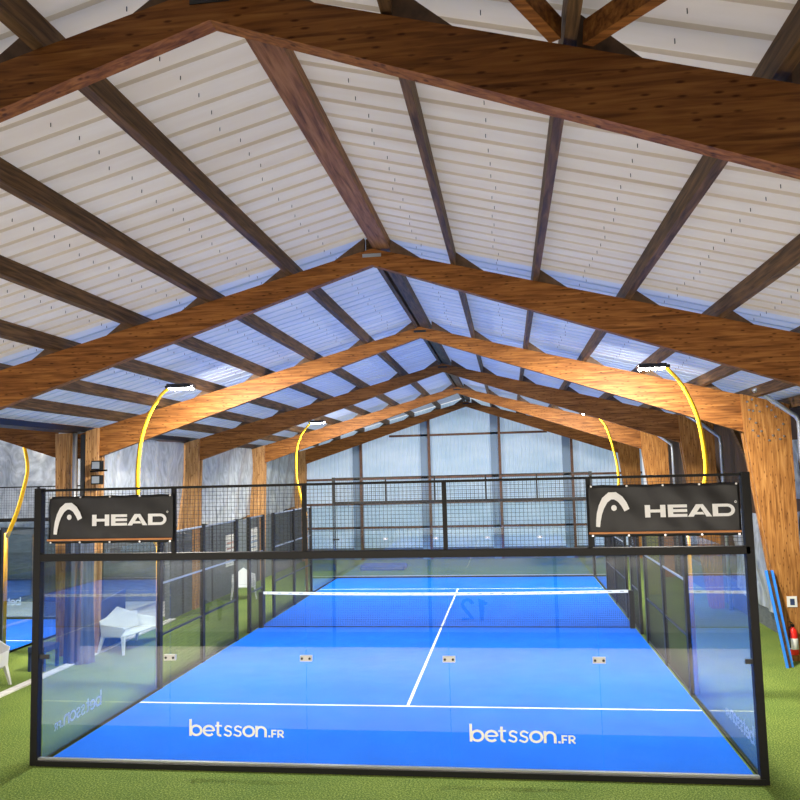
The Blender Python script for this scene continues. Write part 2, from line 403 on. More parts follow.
# ------------------------------------------------------------------ timber frames
names = ['nearest to the gallery, crossing the whole top of the hall', 'second from the gallery, just above the near glass wall',
         'third from the gallery, its face lit golden by the near floodlights', 'fourth from the gallery, dark faced, beyond the golden lit one',
         'fifth from the gallery, lit by the far floodlights', 'last one, standing against the pale gable wall']
PX = [1.21, 2.39, 3.66, 4.90, 6.13, 7.2]
PXL = [1.25, 2.54, 3.76, 5.0, 6.2, 7.3]
def frame(i, y1):
    y0 = y1 - TH
    t = thing('timber_portal_frame', 'brown glulam portal frame, ' + names[i], 'roof frame', (0, y1, 0), 'timber portal frames')
    slu = .362 if i == 0 else SLU
    tz = (lambda x: ZB - (.284 if x > 0 else SL) * abs(x)) if i == 0 else ztop
    xr, xl = 7.85, -8.75
    obj('rafter', MB().prism([(0, ZU), (6.93, ZU - slu * 6.93), (xr, ZU - slu * 6.93 - .1), (xr, tz(xr)), (0, ZB)], 1, y0, y1), W_BEAM, t)
    obj('rafter', MB().prism([(0, ZU), (0, ZB), (xl, ztop(xl)), (xl, ZU - .322 * 7.8 - .06), (-7.8, ZU - .322 * 7.8)], 1, y0, y1), W_BEAM, t)
    for (a, b) in ((y0 - .10, y0 - .002), (y1 + .002, y1 + .10)):
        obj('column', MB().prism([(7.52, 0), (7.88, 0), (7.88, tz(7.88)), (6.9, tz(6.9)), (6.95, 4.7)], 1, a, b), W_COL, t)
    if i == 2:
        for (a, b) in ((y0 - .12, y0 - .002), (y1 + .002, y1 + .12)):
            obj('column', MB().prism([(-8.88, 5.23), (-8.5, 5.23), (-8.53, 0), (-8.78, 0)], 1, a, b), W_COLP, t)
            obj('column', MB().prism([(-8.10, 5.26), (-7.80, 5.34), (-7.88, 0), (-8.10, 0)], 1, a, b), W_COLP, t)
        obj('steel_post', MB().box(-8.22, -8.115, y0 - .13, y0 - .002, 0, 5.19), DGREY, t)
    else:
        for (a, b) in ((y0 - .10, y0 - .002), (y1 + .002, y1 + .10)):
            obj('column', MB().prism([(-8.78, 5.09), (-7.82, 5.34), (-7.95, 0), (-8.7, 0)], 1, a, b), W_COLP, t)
    # bolts
    if i == 2:
        for (xx, zz) in ((7.02, 5.42), (7.12, 5.46), (7.05, 5.24), (7.2, 5.33), (7.13, 5.22), (7.26, 5.2), (7.05, 5.05), (7.17, 4.96), (7.1, 4.8), (7.27, 4.78), (7.2, 4.68),
                         (7.42, 5.3), (7.5, 5.22), (7.58, 5.08), (7.72, 4.92), (7.62, 4.8), (7.5, 4.68), (7.72, 4.66), (7.64, 4.6), (7.42, 4.58), (7.6, 5.3)):
            obj('bolt_head', MB().tube([(xx, y0 - .118, zz), (xx, y0 - .1005, zz)], .022, 8), ALU, t)
    obj('ridge_plate', MB().box(-.14, .14, y0 - .010, y0, ZB - .13, ZB - .08), ZINC if i == 1 else DGREY, t)
    # wedge blocks holding the purlins
    for s in (-1, 1):
        for x in [.13] + (PX if s > 0 else PXL)[:5]:
            x0 = x + .042 if x > .2 else (.275 if s > 0 else .115)
            ln = .40 if x > .5 else .46
            if i == 2 and False: pass
            q = [(s * x0, tz(s * x0) + .002), (s * (x0 + ln), tz(s * (x0 + ln)) + .002), (s * x0, ztop(x0) + PH * .93)]
            if s < 0: q = q[::-1]
            obj('wedge_block', MB().prism(q, 1, y0 + .01, y1 - .01), BLOCK, t)
    return t
for i, y in enumerate(FY): frame(i, y)

# purlins
rows = [0] + PX + [-p for p in PXL]
ordn = ['first', 'second', 'third', 'fourth', 'fifth', 'sixth']
for x in rows:
    if x == 0:
        t = thing('ridge_purlin', 'wide doubled brown ridge timber running along the roof peak', 'roof timber', (0, 0, ztop(0)))
        for xa, xb, ya, yb in ((-.11, -.035, .45, 26.7), (.03, .21, .45, 26.7), (.02, .27, -13.9, .448)):
            obj('plank', MB().prism([(xa, ztop(0) + .004 if xa < 0 else ztop(xa) + .004), (xb, ztop(0) + .004 if xa < 0 else ztop(xa) + .004), (xb, zroof(xb) - .004), (xa, zroof(xa) - .004)], 1, ya, yb), W_RIDGE if ya < 0 else W_PUR, t)
        continue
    s = 1 if x > 0 else -1; n = (PX if s > 0 else PXL).index(abs(x))
    hw = .04
    a, b = x - hw, x + hw
    q = [(a, ztop(a) + .003), (b, ztop(b) + .003), (b, zroof(b) - .004), (a, zroof(a) - .004)]
    o = obj('purlin', MB().prism(q, 1, -13.9, 26.7), W_PUR)
    tag(o, 'slim brown roof purlin, %s one down the %s slope from the ridge' % (ordn[n], 'right' if s > 0 else 'left'), 'roof timber', 'purlins under the roof sheets')
# valley gutter and eave purlin
tag(obj('valley_gutter', MB().prism([(-8.6, 5.235), (-8.2, 5.255), (-8.15, 5.375), (-8.65, 5.375)], 1, -13.9, 26.4), DGREY), 'dark valley gutter along the top of the left columns', 'gutter')
tag(obj('eave_purlin', MB().box(7.92, 8.03, -13.9, 26.4, 5.26, 5.49), W_PUR), 'brown eave timber along the heads of the right columns', 'roof timber')
# wind braces near the first frame
br = [((2.30, -6.16, 6.84), (1.75, -7.0, 6.99)), ((2.50, -6.16, 6.80), (3.10, -7.2, 6.64))]
bl = ['leaning left from the second right purlin', 'leaning right from the second right purlin']
for (a, b), l in zip(br, bl):
    tag(obj('wind_brace', MB().bar(a, b, .08, .15), W_BEAM), 'short diagonal timber brace above the nearest frame, ' + l, 'brace', 'wind braces under the roof')
# neighbouring nave rafters (left)
for i, y in list(enumerate(FY))[1:]:
    y0 = y - TH; x0, x1 = -8.95 if i == 2 else -8.80, -15.0
    tag(obj('neighbour_rafter', MB().prism([(x0, 4.66), (x0, 5.36), (x1, 5.36 + SL * (x0 - x1)), (x1, 4.66 + .325 * (x0 - x1))], 1, y0, y), W_BEAM),
        'brown glulam rafter of the neighbouring left hall, meeting the ' + ['', 'second', 'third', 'fourth', 'fifth', 'last'][i] + ' left column', 'roof frame', 'rafters of the neighbouring hall')

# ------------------------------------------------------------------ lettering
def arc(cx, cy, r, a0, a1, n=18):
    return [(cx + r * math.cos(math.radians(a0 + (a1 - a0) * i / n)), cy + r * math.sin(math.radians(a0 + (a1 - a0) * i / n))) for i in range(n + 1)]
def ribbon(mb, pts, wd, fn, closed=False, ws=None):
    """2D polyline as a flat plate; fn maps (u, v, d) to 3D, d = 0 or 1 (back, front)"""
    P = [Vector(p) for p in pts]; n = len(P); Lr = []
    ep = .12 * (len(mb.f) % 7 + 1) if len(mb.f) else 0
    mb.cnt = getattr(mb, 'cnt', 0) + 1; ep = .1 * (mb.cnt % 9)
    for i in range(n):
        if closed: a, b = P[(i - 1) % n], P[(i + 1) % n]
        else: a, b = P[max(i - 1, 0)], P[min(i + 1, n - 1)]
        d = (b - a).normalized(); nn = Vector((-d.y, d.x)); w_ = (ws[i] if ws else wd) / 2
        if 0 < i < n - 1 or closed:
            d1 = (P[i] - P[(i - 1) % n]).normalized(); c = max(.5, abs(d1.dot(d))); w_ /= c
        Lr.append((P[i] + nn * w_, P[i] - nn * w_))
    m_ = n if closed else n - 1
    for i in range(m_):
        (a, b), (c, d) = Lr[i], Lr[(i + 1) % n]
        mb.hexa([fn(*a, 0), fn(*b, 0), fn(*d, 0), fn(*c, 0), fn(*a, 1 + ep), fn(*b, 1 + ep), fn(*d, 1 + ep), fn(*c, 1 + ep)])
def betsson(fn):
    """letters with x-height 1, total width about 9.3"""
    mb = MB(); W = .20; x = 0
    def st(p, w_=W, closed=False): ribbon(mb, [(x + a, b) for a, b in p], w_, fn, closed)
    st([(.085, 0), (.085, 1.5)]); st(arc(.56, .5, .42, 0, 345, 24), closed=False); st(arc(.56, .5, .42, 340, 362, 3)); x += 1.12
    st(arc(.5, .5, .42, 0, 318, 24)); st([(.08, .5), (.92, .5)], .13); x += 1.03
    st([(.22, 1.3), (.22, .25)] + arc(.42, .28, .2, 180, 290, 7)); st([(.0, .95), (.56, .95)], .14); x += .66
    for _ in range(2):
        st([(.72, .80)] + arc(.40, .72, .22, 60, 215, 8) + [(.42, .50)] + arc(.42, .28, .22, 60, -125, 9) + [(.06, .2)], .155); x += .80
    st(arc(.5, .5, .42, 0, 345, 24)); st(arc(.5, .5, .42, 340, 362, 3)); x += 1.06
    st([(.085, 0), (.085, 1)]); st(arc(.45, .53, .37, 180, 0, 10) + [(.82, 0)]); x += 1.02
    st([(0.02, .09), (.18, .09)], .18); x += .26
    h = .68
    st([(.07, 0), (.07, h)], .14); st([(0, h - .06), (.42, h - .06)], .13); st([(.07, h * .45), (.38, h * .45)], .12); x += .5
    st([(.07, 0), (.07, h)], .14); st([(0, h - .06), (.28, h - .06)] + arc(.28, h - .23, .17, 80, -80, 6) + [(.07, h - .40)], .12); st([(.24, h - .40), (.48, 0)], .14)
    return mb
def head_word(fn):
    mb = MB(); 
    def r(x0, x1, z0, z1): mb.hexa([fn(x0, z0, 0), fn(x1, z0, 0), fn(x1, z1, 0), fn(x0, z1, 0), fn(x0, z0, 1), fn(x1, z0, 1), fn(x1, z1, 1), fn(x0, z1, 1)])
    r(0, .36, 0, 1); r(1.04, 1.40, 0, 1); r(.36, 1.04, .39, .63)
    x = 1.55; r(x, x + .36, 0, 1); 
    for z in (0, .39, .76): r(x + .36, x + 1.3, z, z + .24)
    def q(p): mb.hexa([fn(*p[0], 0), fn(*p[1], 0), fn(*p[2], 0), fn(*p[3], 0), fn(*p[0], 1), fn(*p[1], 1), fn(*p[2], 1), fn(*p[3], 1)])
    x = 2.88
    q([(x, 0), (x + .38, 0), (x + .86, .76), (x + .58, 1)]); q([(x + 1.24, 0), (x + 1.62, 0), (x + 1.04, 1), (x + .86, .76)])
    q([(x + .58, 1), (x + .86, .76), (x + .86, .76), (x + 1.04, 1)]); q([(x + .49, .17), (x + 1.13, .17), (x + 1.00, .37), (x + .61, .37)])
    x = 4.55; r(x, x + .36, 0, 1); ribbon(mb, [(x + .36, .12), (x + .95, .12)] + arc(x + .98, .5, .38, -85, 85, 10) + [(x + .95, .88), (x + .36, .88)], .24, fn)
    return mb
def emblem(fn):
    mb = MB()
    pts = [(.05, .0), (.07, .18), (.11, .38), (.18, .58), (.29, .77), (.45, .89), (.61, .89), (.76, .79), (.87, .64), (.95, .47)]
    ws = [.12, .14, .16, .18, .20, .21, .21, .20, .19, .17]
    ribbon(mb, pts, .1, fn, ws=ws)
    n = 18; c = (.56, .54); ring = arc(*c, .085, 0, 340, 17)
    k = len(mb.v); mb.v += [fn(*p, 0) for p in ring] + [fn(*p, 1) for p in ring]
    mb.f.append(tuple(k + i for i in range(18))); mb.f.append(tuple(k + 35 - i for i in range(18)))
    for i in range(18): mb.f.append((k + i, k + (i + 1) % 18, k + 18 + (i + 1) % 18, k + 18 + i))
    return mb

# ------------------------------------------------------------------ court cage
def lattice(mb, ax, a0, a1, z0, z1, c, step, wd):
    """wire lattice in plane; ax 0 -> along x at y=c, ax 1 -> along y at x=c"""
    n = max(1, round((a1 - a0) / step)); h = wd / 2
    for i in range(n + 1):
        a = a0 + (a1 - a0) * i / n
        mb.box(*((a - h, a + h, c - h, c + h) if ax == 0 else (c - h, c + h, a - h, a + h)), z0, z1)
    n = max(1, round((z1 - z0) / step))
    for i in range(n + 1):
        z = z0 + (z1 - z0) * i / n
        if ax == 0: mb.box(a0, a1, c + h, c + 3 * h, z - h, z + h)
        else: mb.box(c + h, c + 3 * h, a0, a1, z - h, z + h)
    return mb
PXS = {-1: -5.055, 1: 4.995}
def end_wall(cx, y, label, near=False, panes=True, step=.055, wire=.0045):
    t = thing('glass_end_wall', label, 'court wall', (cx, y, 0), 'court end walls')
    for s in (-1, 1):
        obj('corner_post', MB().box(cx + PXS[s] - .055, cx + PXS[s] + .055, y - .06, y + .06, 0, 3.98), BLACK, t, bevel=.006)
    obj('base_beam', MB().box(cx - 5, cx + 5, y - .07, y + .04, 0, .075), BLACK, t)
    obj('bottom_trim', MB().box(cx - 5, cx + 5, y - .03, y + .03, .076, .10), ALU, t)
    obj('middle_rail', MB().box(cx - 5, cx + 5, y - .06, y + .06, 2.905, 3.01), BLACK, t, bevel=.006)
    obj('top_rail', MB().box(cx - 5, cx + 5, y - .02, y + .02, 3.93, 3.965), BLACK, t)
    for x in (-2.95, -1, 1, 2.96):
        obj('upper_post', MB().box(cx + x - .03, cx + x + .03, y - .03, y + .03, 3.01, 3.93), BLACK, t)
    for k in range(5):
        x0 = cx - 5 + 2 * k
        p = obj('glass_pane', MB().box(x0 + .004, x0 + 1.996, y - .006, y + .006, .10, 2.905), GLASS, t)
        if k: 
            c = MB().box(x0 - .085, x0 + .085, y - .03, y - .008, 1.49, 1.57)
            c.box(x0 - .085, x0 + .085, y + .008, y + .02, 1.49, 1.57)
            cl = obj('seam_clamp', c, CLAMP, t)
            b = MB()
            for s in (-1, 1): b.tube([(x0 + s * .055, y - .04, 1.53), (x0 + s * .055, y - .03, 1.53)], .018, 8)
            obj('bolt_heads', b, DGREY, cl)
        obj('wire_mesh', lattice(MB(), 0, x0 + .03, x0 + 1.97, 3.01, 3.93, y, step, wire), WIRE, t)
    for s in (-1, 1):
        obj('corner_clamp', MB().box(cx + s * 4.93 - .08, cx + s * 4.93 + .08, y - .035, y - .008, 1.50, 1.56), DGREY, t)
    return t
def side_glass(x, ya, yb, label, decal=None):
    t = thing('glass_side_wall', label, 'court wall', (x, (ya + yb) / 2, 0), 'court side glass walls')
    ym = (ya + yb) / 2
    for a, b in ((ya, ym), (ym, yb)):
        obj('glass_pane', MB().box(x - .006, x + .006, a + .066 if a == ya else a + .004, b - .004 if b == ym else b - .066, .045, 2.9), GLASS, t)
    obj('base_beam', MB().box(x - .02, x + .02, ya + .06, yb - .05, 0, .044), BLACK, t)
    if decal:
        out = decal   # -1 reads from the left side, +1 reads from the right side
        L_ = 1.42 / 9.3 * 1.1
        y_ = ya + 1.78 if out < 0 else ya + .38
        fn = lambda u, v, d: (x + out * (.0065 + .0015 * d), y_ + out * u * .178, .34 + v * .163)
        obj('sponsor_lettering', betsson(fn), DECAL, t)
    return t
def side_fence(x, y0, label, flip=False, skip_before=None):
    """the 12 m between the side glass walls; openings each side of the net"""
    t = thing('mesh_side_fence', label, 'court fence', (x, y0 + 10, 0), 'court side fences')
    ys = [4.0, 6.2, 8.4, 9.4, 10.6, 11.6, 13.8, 16.0]
    for q in ys:
        obj('post', MB().box(x - .035, x + .035, y0 + q - .065, y0 + q + .065, 0, 3.02), BLACK, t)
    for a, b in zip(ys[:-1], ys[1:]):
        if (a, b) in ((8.4, 9.4), (10.6, 11.6)): continue
        mb = lattice(MB(), 1, y0 + a + .065, y0 + b - .065, .05, 2.97, x, .06, .0062)
        obj('wire_mesh', mb, WIRE, t)
        for z, mt in ((.04, DGREY), (1.02, DGREY), (2.02, ZINC), (2.99, ZINC)):
            obj('rail', MB().box(x - .015, x + .015, y0 + a + .065, y0 + b - .065, z - .018, z + .018), mt, t)
    return t
end_near = end_wall(0, 0, 'near glass end wall of the main blue court, black framed, with wire mesh on top')
end_far = end_wall(0, 20, 'far glass end wall of the main blue court, before the pale gable', step=.08, wire=.006)
for x0 in (-2.71, 1.25):
    sc = .152 if x0 < 0 else .1545
    fn = lambda u, v, d: (x0 + u * sc * 1.165, -.0065 - .0015 * d, .45 + v * sc)
    obj('sponsor_lettering', betsson(fn), DECAL, end_near)
side_glass(-5, 0, 4, 'left side glass wall of the main court at the near corner', -1)
side_glass(5, 0, 4, 'right side glass wall of the main court at the near corner', 1)
side_glass(-5, 16, 20, 'left side glass wall of the main court at the far corner')
side_glass(5, 16, 20, 'right side glass wall of the main court at the far corner')
side_fence(-5, 0, 'black wire side fence along the left edge of the main court')
side_fence(5, 0, 'black wire side fence along the right edge of the main court')
# neighbouring court on the left
e3 = end_wall(-15.2, 11.3, 'far glass end wall of the neighbouring court beyond the left columns', step=.08, wire=.005)
fn = lambda u, v, d: (-12.76 - u * .16, 11.3065 + .0015 * d, .42 + v * .16)
obj('sponsor_lettering', betsson(fn), DECAL, e3)
side_glass(-10.2, 6.65, 11.3, 'side glass wall of the neighbouring left court, beyond the dark bench')
t = thing('mesh_side_fence', 'wire side fence of the neighbouring left court at the left picture edge', 'court fence', (-10.2, 2, 0), 'court side fences')
for q in (6.6, 4.8, 2.8): obj('post', MB().box(-10.235, -10.165, q - .05, q + .05, 0, 3.02), DGREY, t)
for a, b in ((4.85, 6.55), (2.85, 4.75)):
    obj('wire_mesh', lattice(MB(), 1, a, b, .05, 2.97, -10.2, .06, .0055), WIRE, t)
    obj('rail', MB().box(-10.215, -10.185, a, b, 2.97, 3.01), ZINC, t)
obj('base_beam', MB().box(-10.25, -10.15, 2.85, 6.54, 0, .12), BLACK, t)

# court surfaces
def court(x, y, ylen, label, lines):
    c = obj('court_surface', MB().box(x - 4.94, x + 4.94, y + .05, y + ylen - .07, 0, .02), CARPET)
    tag(c, label, 'court floor', kind='structure')
    mb = MB()
    for (a, b, c_, d) in lines: mb.box(x + a, x + b, y + c_, y + d, .0201, .0215)
    obj('white_lines', mb, LINE, c); return c
court(0, 0, 20, 'bright blue playing surface of the main court', [(-4.93, 4.93, 3.025, 3.075), (-4.93, 4.93, 16.925, 16.975), (-.025, .025, 3.075, 9.98), (-.025, .025, 10.02, 16.925)])
court(-15.2, -8.7 + 1.0, 19.0, 'bright blue playing surface of the neighbouring left court', [(-4.93, 4.93, 15.925, 15.975), (-.025, .025, 9.2, 15.925)])

# net
t = thing('padel_net', 'blue court net with white top tape between two dark posts', 'net', (0, 10, 0))
for s in (-1, 1): obj('net_post', MB().box(s * 4.87 - .06, s * 4.87 + .06, 9.95, 10.05, .021, .97), BLACK, t, bevel=.008)
mb = MB()
def sag(x): return .87 + .05 * (x / 4.9) ** 2
n = 200
for i in range(n + 1):
    x = -4.8 + 9.6 * i / n; mb.box(x - .0022, x + .0022, 9.998, 10.002, .05, sag(x))
for k in range(18):
    z = .05 + k * .047; mb.box(-4.8, 4.8, 10.002, 10.006, z - .0022, z + .0022)
obj('net_mesh', mb, mat('net_cord', (.01, .03, .09), .6), t)
mb = MB()
for i in range(24):
    a, b = -4.8 + .4 * i, -4.4 + .4 * i
    mb.hexa([(a, 9.99, sag(a) - .01), (b, 9.99, sag(b) - .01), (b, 10.01, sag(b) - .01), (a, 10.01, sag(a) - .01), (a, 9.99, sag(a) + .06), (b, 9.99, sag(b) + .06), (b, 10.01, sag(b) + .06), (a, 10.01, sag(a) + .06)])
obj('top_tape', mb, PRINT, t)
mb = MB()
for i in range(32):
    x = -4.65 + .3 * i; mb.box(x - .05, x + .05, 9.985, 9.99, sag(x) + .022, sag(x) + .034)
obj('tape_lacing', mb, DGREY, t)
obj('bottom_cord', MB().tube([(-4.8, 10, .05), (4.8, 10, .05)], .012, 6), BLACK, t)

# banners
def banner(x0, x1, zb, zt, wx, ww, where):
    t = thing('advertising_banner', 'black banner with white lettering tied to the near wall mesh, %s one of two' % where, 'banner', (x0, -.06, zb), 'black banners on the near wall')
    Y = -.075
    def f(u, v):
        x = x0 + (x1 - x0) * u; z = zb + (zt - zb) * v
        return (x, Y + .008 * math.sin(9 * u + 4 * v) * math.sin(5 * v) + .004 * math.sin(31 * u + 7 * v), z + .008 * math.sin(u * 15.7) ** 2 * (1 if v > .5 else -1) * abs(2 * v - 1))
    obj('banner_cloth', MB().grid(f, 60, 16), BANNER, t, solid=.002)
    fn = lambda u, v, d: (x0 + .09 + u * .43, Y - .014 - .002 * d, zb + .13 + v * .46)
    obj('emblem', emblem(fn), PRINT, t)
    s = ww / 5.95
    fn = lambda u, v, d: (wx + u * s, Y - .014 - .002 * d, zb + .245 + v * s * .86)
    obj('lettering', head_word(fn), PRINT, t)
    fn2 = arc(wx + ww + .03, zb + .245 + s * .98, .012, 0, 330, 11)
    mk = MB(); ribbon(mk, fn2, .006, lambda u, v, d: (u, Y - .014 - .002 * d, v)); obj('registered_mark', mk, PRINT, t)
    obj('orange_batten', MB().box(x0 - .01, x1 - .01, Y - .03, Y - .016, zb + .035, zb + .06), ORANGE, t)
    e = MB()
    for i in range(5):
        x = x0 + .04 + (x1 - x0 - .08) * i / 4
        for z in (zb + .012, zt - .012): e.tube([(x, Y - .022, z), (x, Y - .012, z)], .014, 8)
    obj('eyelets', e, ALU, t)
banner(-4.86, -2.93, 3.17, 3.85, -4.17, 1.13, 'left')
banner(2.95, 4.90, 3.16, 3.84, 3.68, 1.13, 'right')

# court number boards on the gallery wall
def number_board(x, txt, lab):
    t = thing('number_board', lab, 'sign', (x, -7.79, .9), 'court number boards')
    obj('board', MB().box(x - .42, x + .42, -7.785, -7.765, .50, 1.25), BOARDG, t)
    mb = MB()
    # seen facing +y: reading direction is -x
    def S(pts, ox): ribbon(mb, pts, .075, lambda u, v, d: (x - (u + ox), -7.764 + .003 * d, .62 + v))
    for k, ch in enumerate(txt):
        ox = -.30 + k * .32
        if ch == '1': S([(.02, .38), (.14, .48), (.14, 0)], ox)
        if ch == '2': S(arc(.14, .36, .12, 170, -20, 8) + [(.03, .04), (.28, .04)], ox)
    obj('digits', mb, BLACK, t)
number_board(1.0, '12', 'white board with number 12 on the gallery wall, seen mirrored in the glass')
number_board(-5.35, '11', 'white board with number 11 on the gallery wall, seen mirrored in the glass')

# ------------------------------------------------------------------ floodlight poles
def flood(label, x, y, s, prof=None):
    """s: +1 pole on the left side leaning in towards +x"""
    t = thing('floodlight_pole', label, 'floodlight', (x, y, 0), 'curved yellow floodlight poles')
    X = lambda d: x + s * d
    obj('lower_post', MB().tube([(X(0), y, 0), (X(0), y, 2.85)], .05, 12), YEL2, t)
    prof = prof or [(-.02, 2.75), (-.16, 2.98), (-.40, 3.45), (-.46, 4.05), (-.43, 4.6), (-.36, 5.0), (-.20, 5.42), (.03, 5.78), (.20, 5.92)]
    pts = []
    for i in range(len(prof) - 1):
        for k in range(4):
            p0, p1, p2, p3 = prof[max(i - 1, 0)], prof[i], prof[i + 1], prof[min(i + 2, len(prof) - 1)]; u = k / 4
            q = [0.5 * ((2 * p1[j]) + (-p0[j] + p2[j]) * u + (2 * p0[j] - 5 * p1[j] + 4 * p2[j] - p3[j]) * u * u + (-p0[j] + 3 * p1[j] - 3 * p2[j] + p3[j]) * u ** 3) for j in (0, 1)]
            pts.append((X(q[0]), y, q[1]))
    pts.append((X(.20), y, 5.92))
    obj('curved_arm', MB().tube(pts, .045, 12, [.05 - .018 * i / (len(pts) - 1) for i in range(len(pts))]), YEL, t)
    obj('bracket', MB().box(min(X(.14), X(.30)), max(X(.14), X(.30)), y - .05, y + .05, 5.92, 5.97), DGREY, t)
    hd = obj('lamp_housing', MB().box(min(X(.22), X(.72)), max(X(.22), X(.72)), y - .17, y + .17, 5.91, 5.99), DGREY, t, bevel=.01)
    ln = MB()
    for i in range(4):
        for j in range(3):
            cx_ = X(.28 + .127 * i); cy_ = y - .11 + .11 * j
            ln.tube([(cx_, cy_, 5.905), (cx_, cy_, 5.885)], .042, 8, [.042, .03])
    obj('lamp_lens', ln, LED, hd)
    l = bpy.data.lights.new('flood_light', 'AREA'); l.shape = 'RECTANGLE'; l.size = .5; l.size_y = .34; l.energy = FLOOD_W; l.color = (1.0, .94, .82)
    lo = bpy.data.objects.new('flood_light', l); link(lo, t); lo.location = (s * .47, 0, 5.87)
    lo.rotation_euler = Vector((s * .42, .45, -1)).to_track_quat('-Z', 'Y').to_euler()
    return t
flood('curved yellow floodlight pole at the near left corner of the main court', -5.12, 4.2, 1)
flood('curved yellow floodlight pole at the near right corner of the main court', 5.09, 4.1, -1, [(-.02, 2.8), (-.10, 3.0), (-.28, 3.5), (-.39, 3.9), (-.39, 4.35), (-.32, 4.9), (-.2, 5.28), (-.04, 5.62), (.16, 5.87), (.20, 5.92)])
flood('curved yellow floodlight pole at the far left corner of the main court', -5.12, 15.85, 1, [(0, 2.85), (-.14, 3.2), (-.30, 3.9), (-.33, 4.5), (-.30, 5.0), (-.16, 5.45), (.05, 5.75), (.20, 5.9)])
flood('curved yellow floodlight pole at the far right corner of the main court', 5.12, 15.85, -1, [(0, 2.85), (-.16, 3.1), (-.36, 3.5), (-.36, 4.1), (-.28, 4.6), (-.14, 5.2), (.0, 5.55), (.20, 5.8)])
flood('curved yellow floodlight pole of the neighbouring court at the left picture edge', -10.42, 7.1, -1, [(-.02, 2.75), (-.28, 3.35), (-.44, 3.9), (-.54, 4.4), (-.46, 4.9), (-.3, 5.35), (-.05, 5.75), (.20, 5.92)])

# ------------------------------------------------------------------ plastic sheets and cloths
def tarp(name, label, ya, yb, x, z0, z1, ph, gather=.12, group='hanging plastic sheets'):
    def f(u, v):
        y = ya + (yb - ya) * u; z = z0 + (z1 - z0) * v
        return (x + gather * .5 * math.sin(11 * u + ph + 2.5 * v) + .05 * math.sin(29 * u - 5 * v + ph), y, z + (0.10 * math.sin(6 * u + ph) if v < .01 else 0))
    return tag(obj(name, MB().grid(f, 70, 24), TARP), label, 'plastic sheet', group)
tarp('hanging_tarp', 'crumpled pale plastic sheet between the third and fourth left columns', 7.15, 12.9, -8.35, 2.6, 5.22, 0, .24)
tarp('hanging_tarp', 'smooth grey plastic sheet between the fourth and fifth left columns', 13.4, 19.6, -8.35, 2.5, 5.22, 1.4, .08)
tarp('hanging_tarp', 'grey plastic sheet between the fifth left column and the gable', 20.2, 26.1, -8.35, 2.5, 5.22, 2.2, .08)
def f(u, v):
    x = -20.5 + 11.3 * u; z = 2.55 + 3.2 * v
    return (x, 14.2 + .16 * math.sin(17 * u + 3 * v) + .07 * math.sin(41 * u - 6 * v), z)
tag(obj('hanging_tarp', MB().grid(f, 90, 24), TARP), 'wide crumpled plastic sheet behind the neighbouring left court', 'plastic sheet', 'hanging plastic sheets')
struct('wall_left_hall', MB().box(-20.8, -8.9, 14.5, 14.6, 0, 2.6), DWALL)
# right side plastic
def f(u, v):
    y = 7.1 + 5.4 * u; z = .75 + 2.3 * v - .25 * math.sin(u * 3)
    return (8.12 + .05 * math.sin(13 * u + 6 * v) + .03 * math.sin(37 * u - 9 * v), y, z)
tag(obj('hanging_tarp', MB().grid(f, 60, 24), TARP), 'crumpled clear plastic sheet on the right wall behind the leaning boards', 'plastic sheet', 'hanging plastic sheets')
def f(u, v):
    y = 7.2 + .9 * u; z = 3.3 + 1.3 * v
    return (8.2 + .04 * math.sin(9 * u + 8 * v), y, z)
tag(obj('hanging_tarp', MB().grid(f, 20, 20), TARP), 'pale plastic scrap high on the right wall beside the big column', 'plastic sheet', 'hanging plastic sheets')
# gathered slate cloth
def f(u, v):
    a = 2 * math.pi * u; r = 1 + .10 * math.sin(9 * a) + .05 * math.sin(17 * a + 3 * v); k = 1 + .10 * (1 - v) - .06 * math.sin(3 * v)
    return (-7.86 + .30 * r * k * math.cos(a), 6.05 + .20 * r * k * math.sin(a), .01 + 3.1 * v)
tag(obj('gathered_curtain', MB().grid(f, 120, 16), CURT), 'tall gathered slate-blue curtain hanging before the third left column', 'curtain')
tag(obj('dark_board', MB().hexa([(-8.0, 7.1, 0), (-7.95, 7.1, 0), (-7.95, 8.4, 0), (-8.0, 8.4, 0), (-8.0, 7.1, 1.15), (-7.95, 7.1, 1.15), (-7.95, 8.4, 1.3), (-8.0, 8.4, 1.3)]), NAVY),
    'dark navy board standing behind the white bench', 'board')

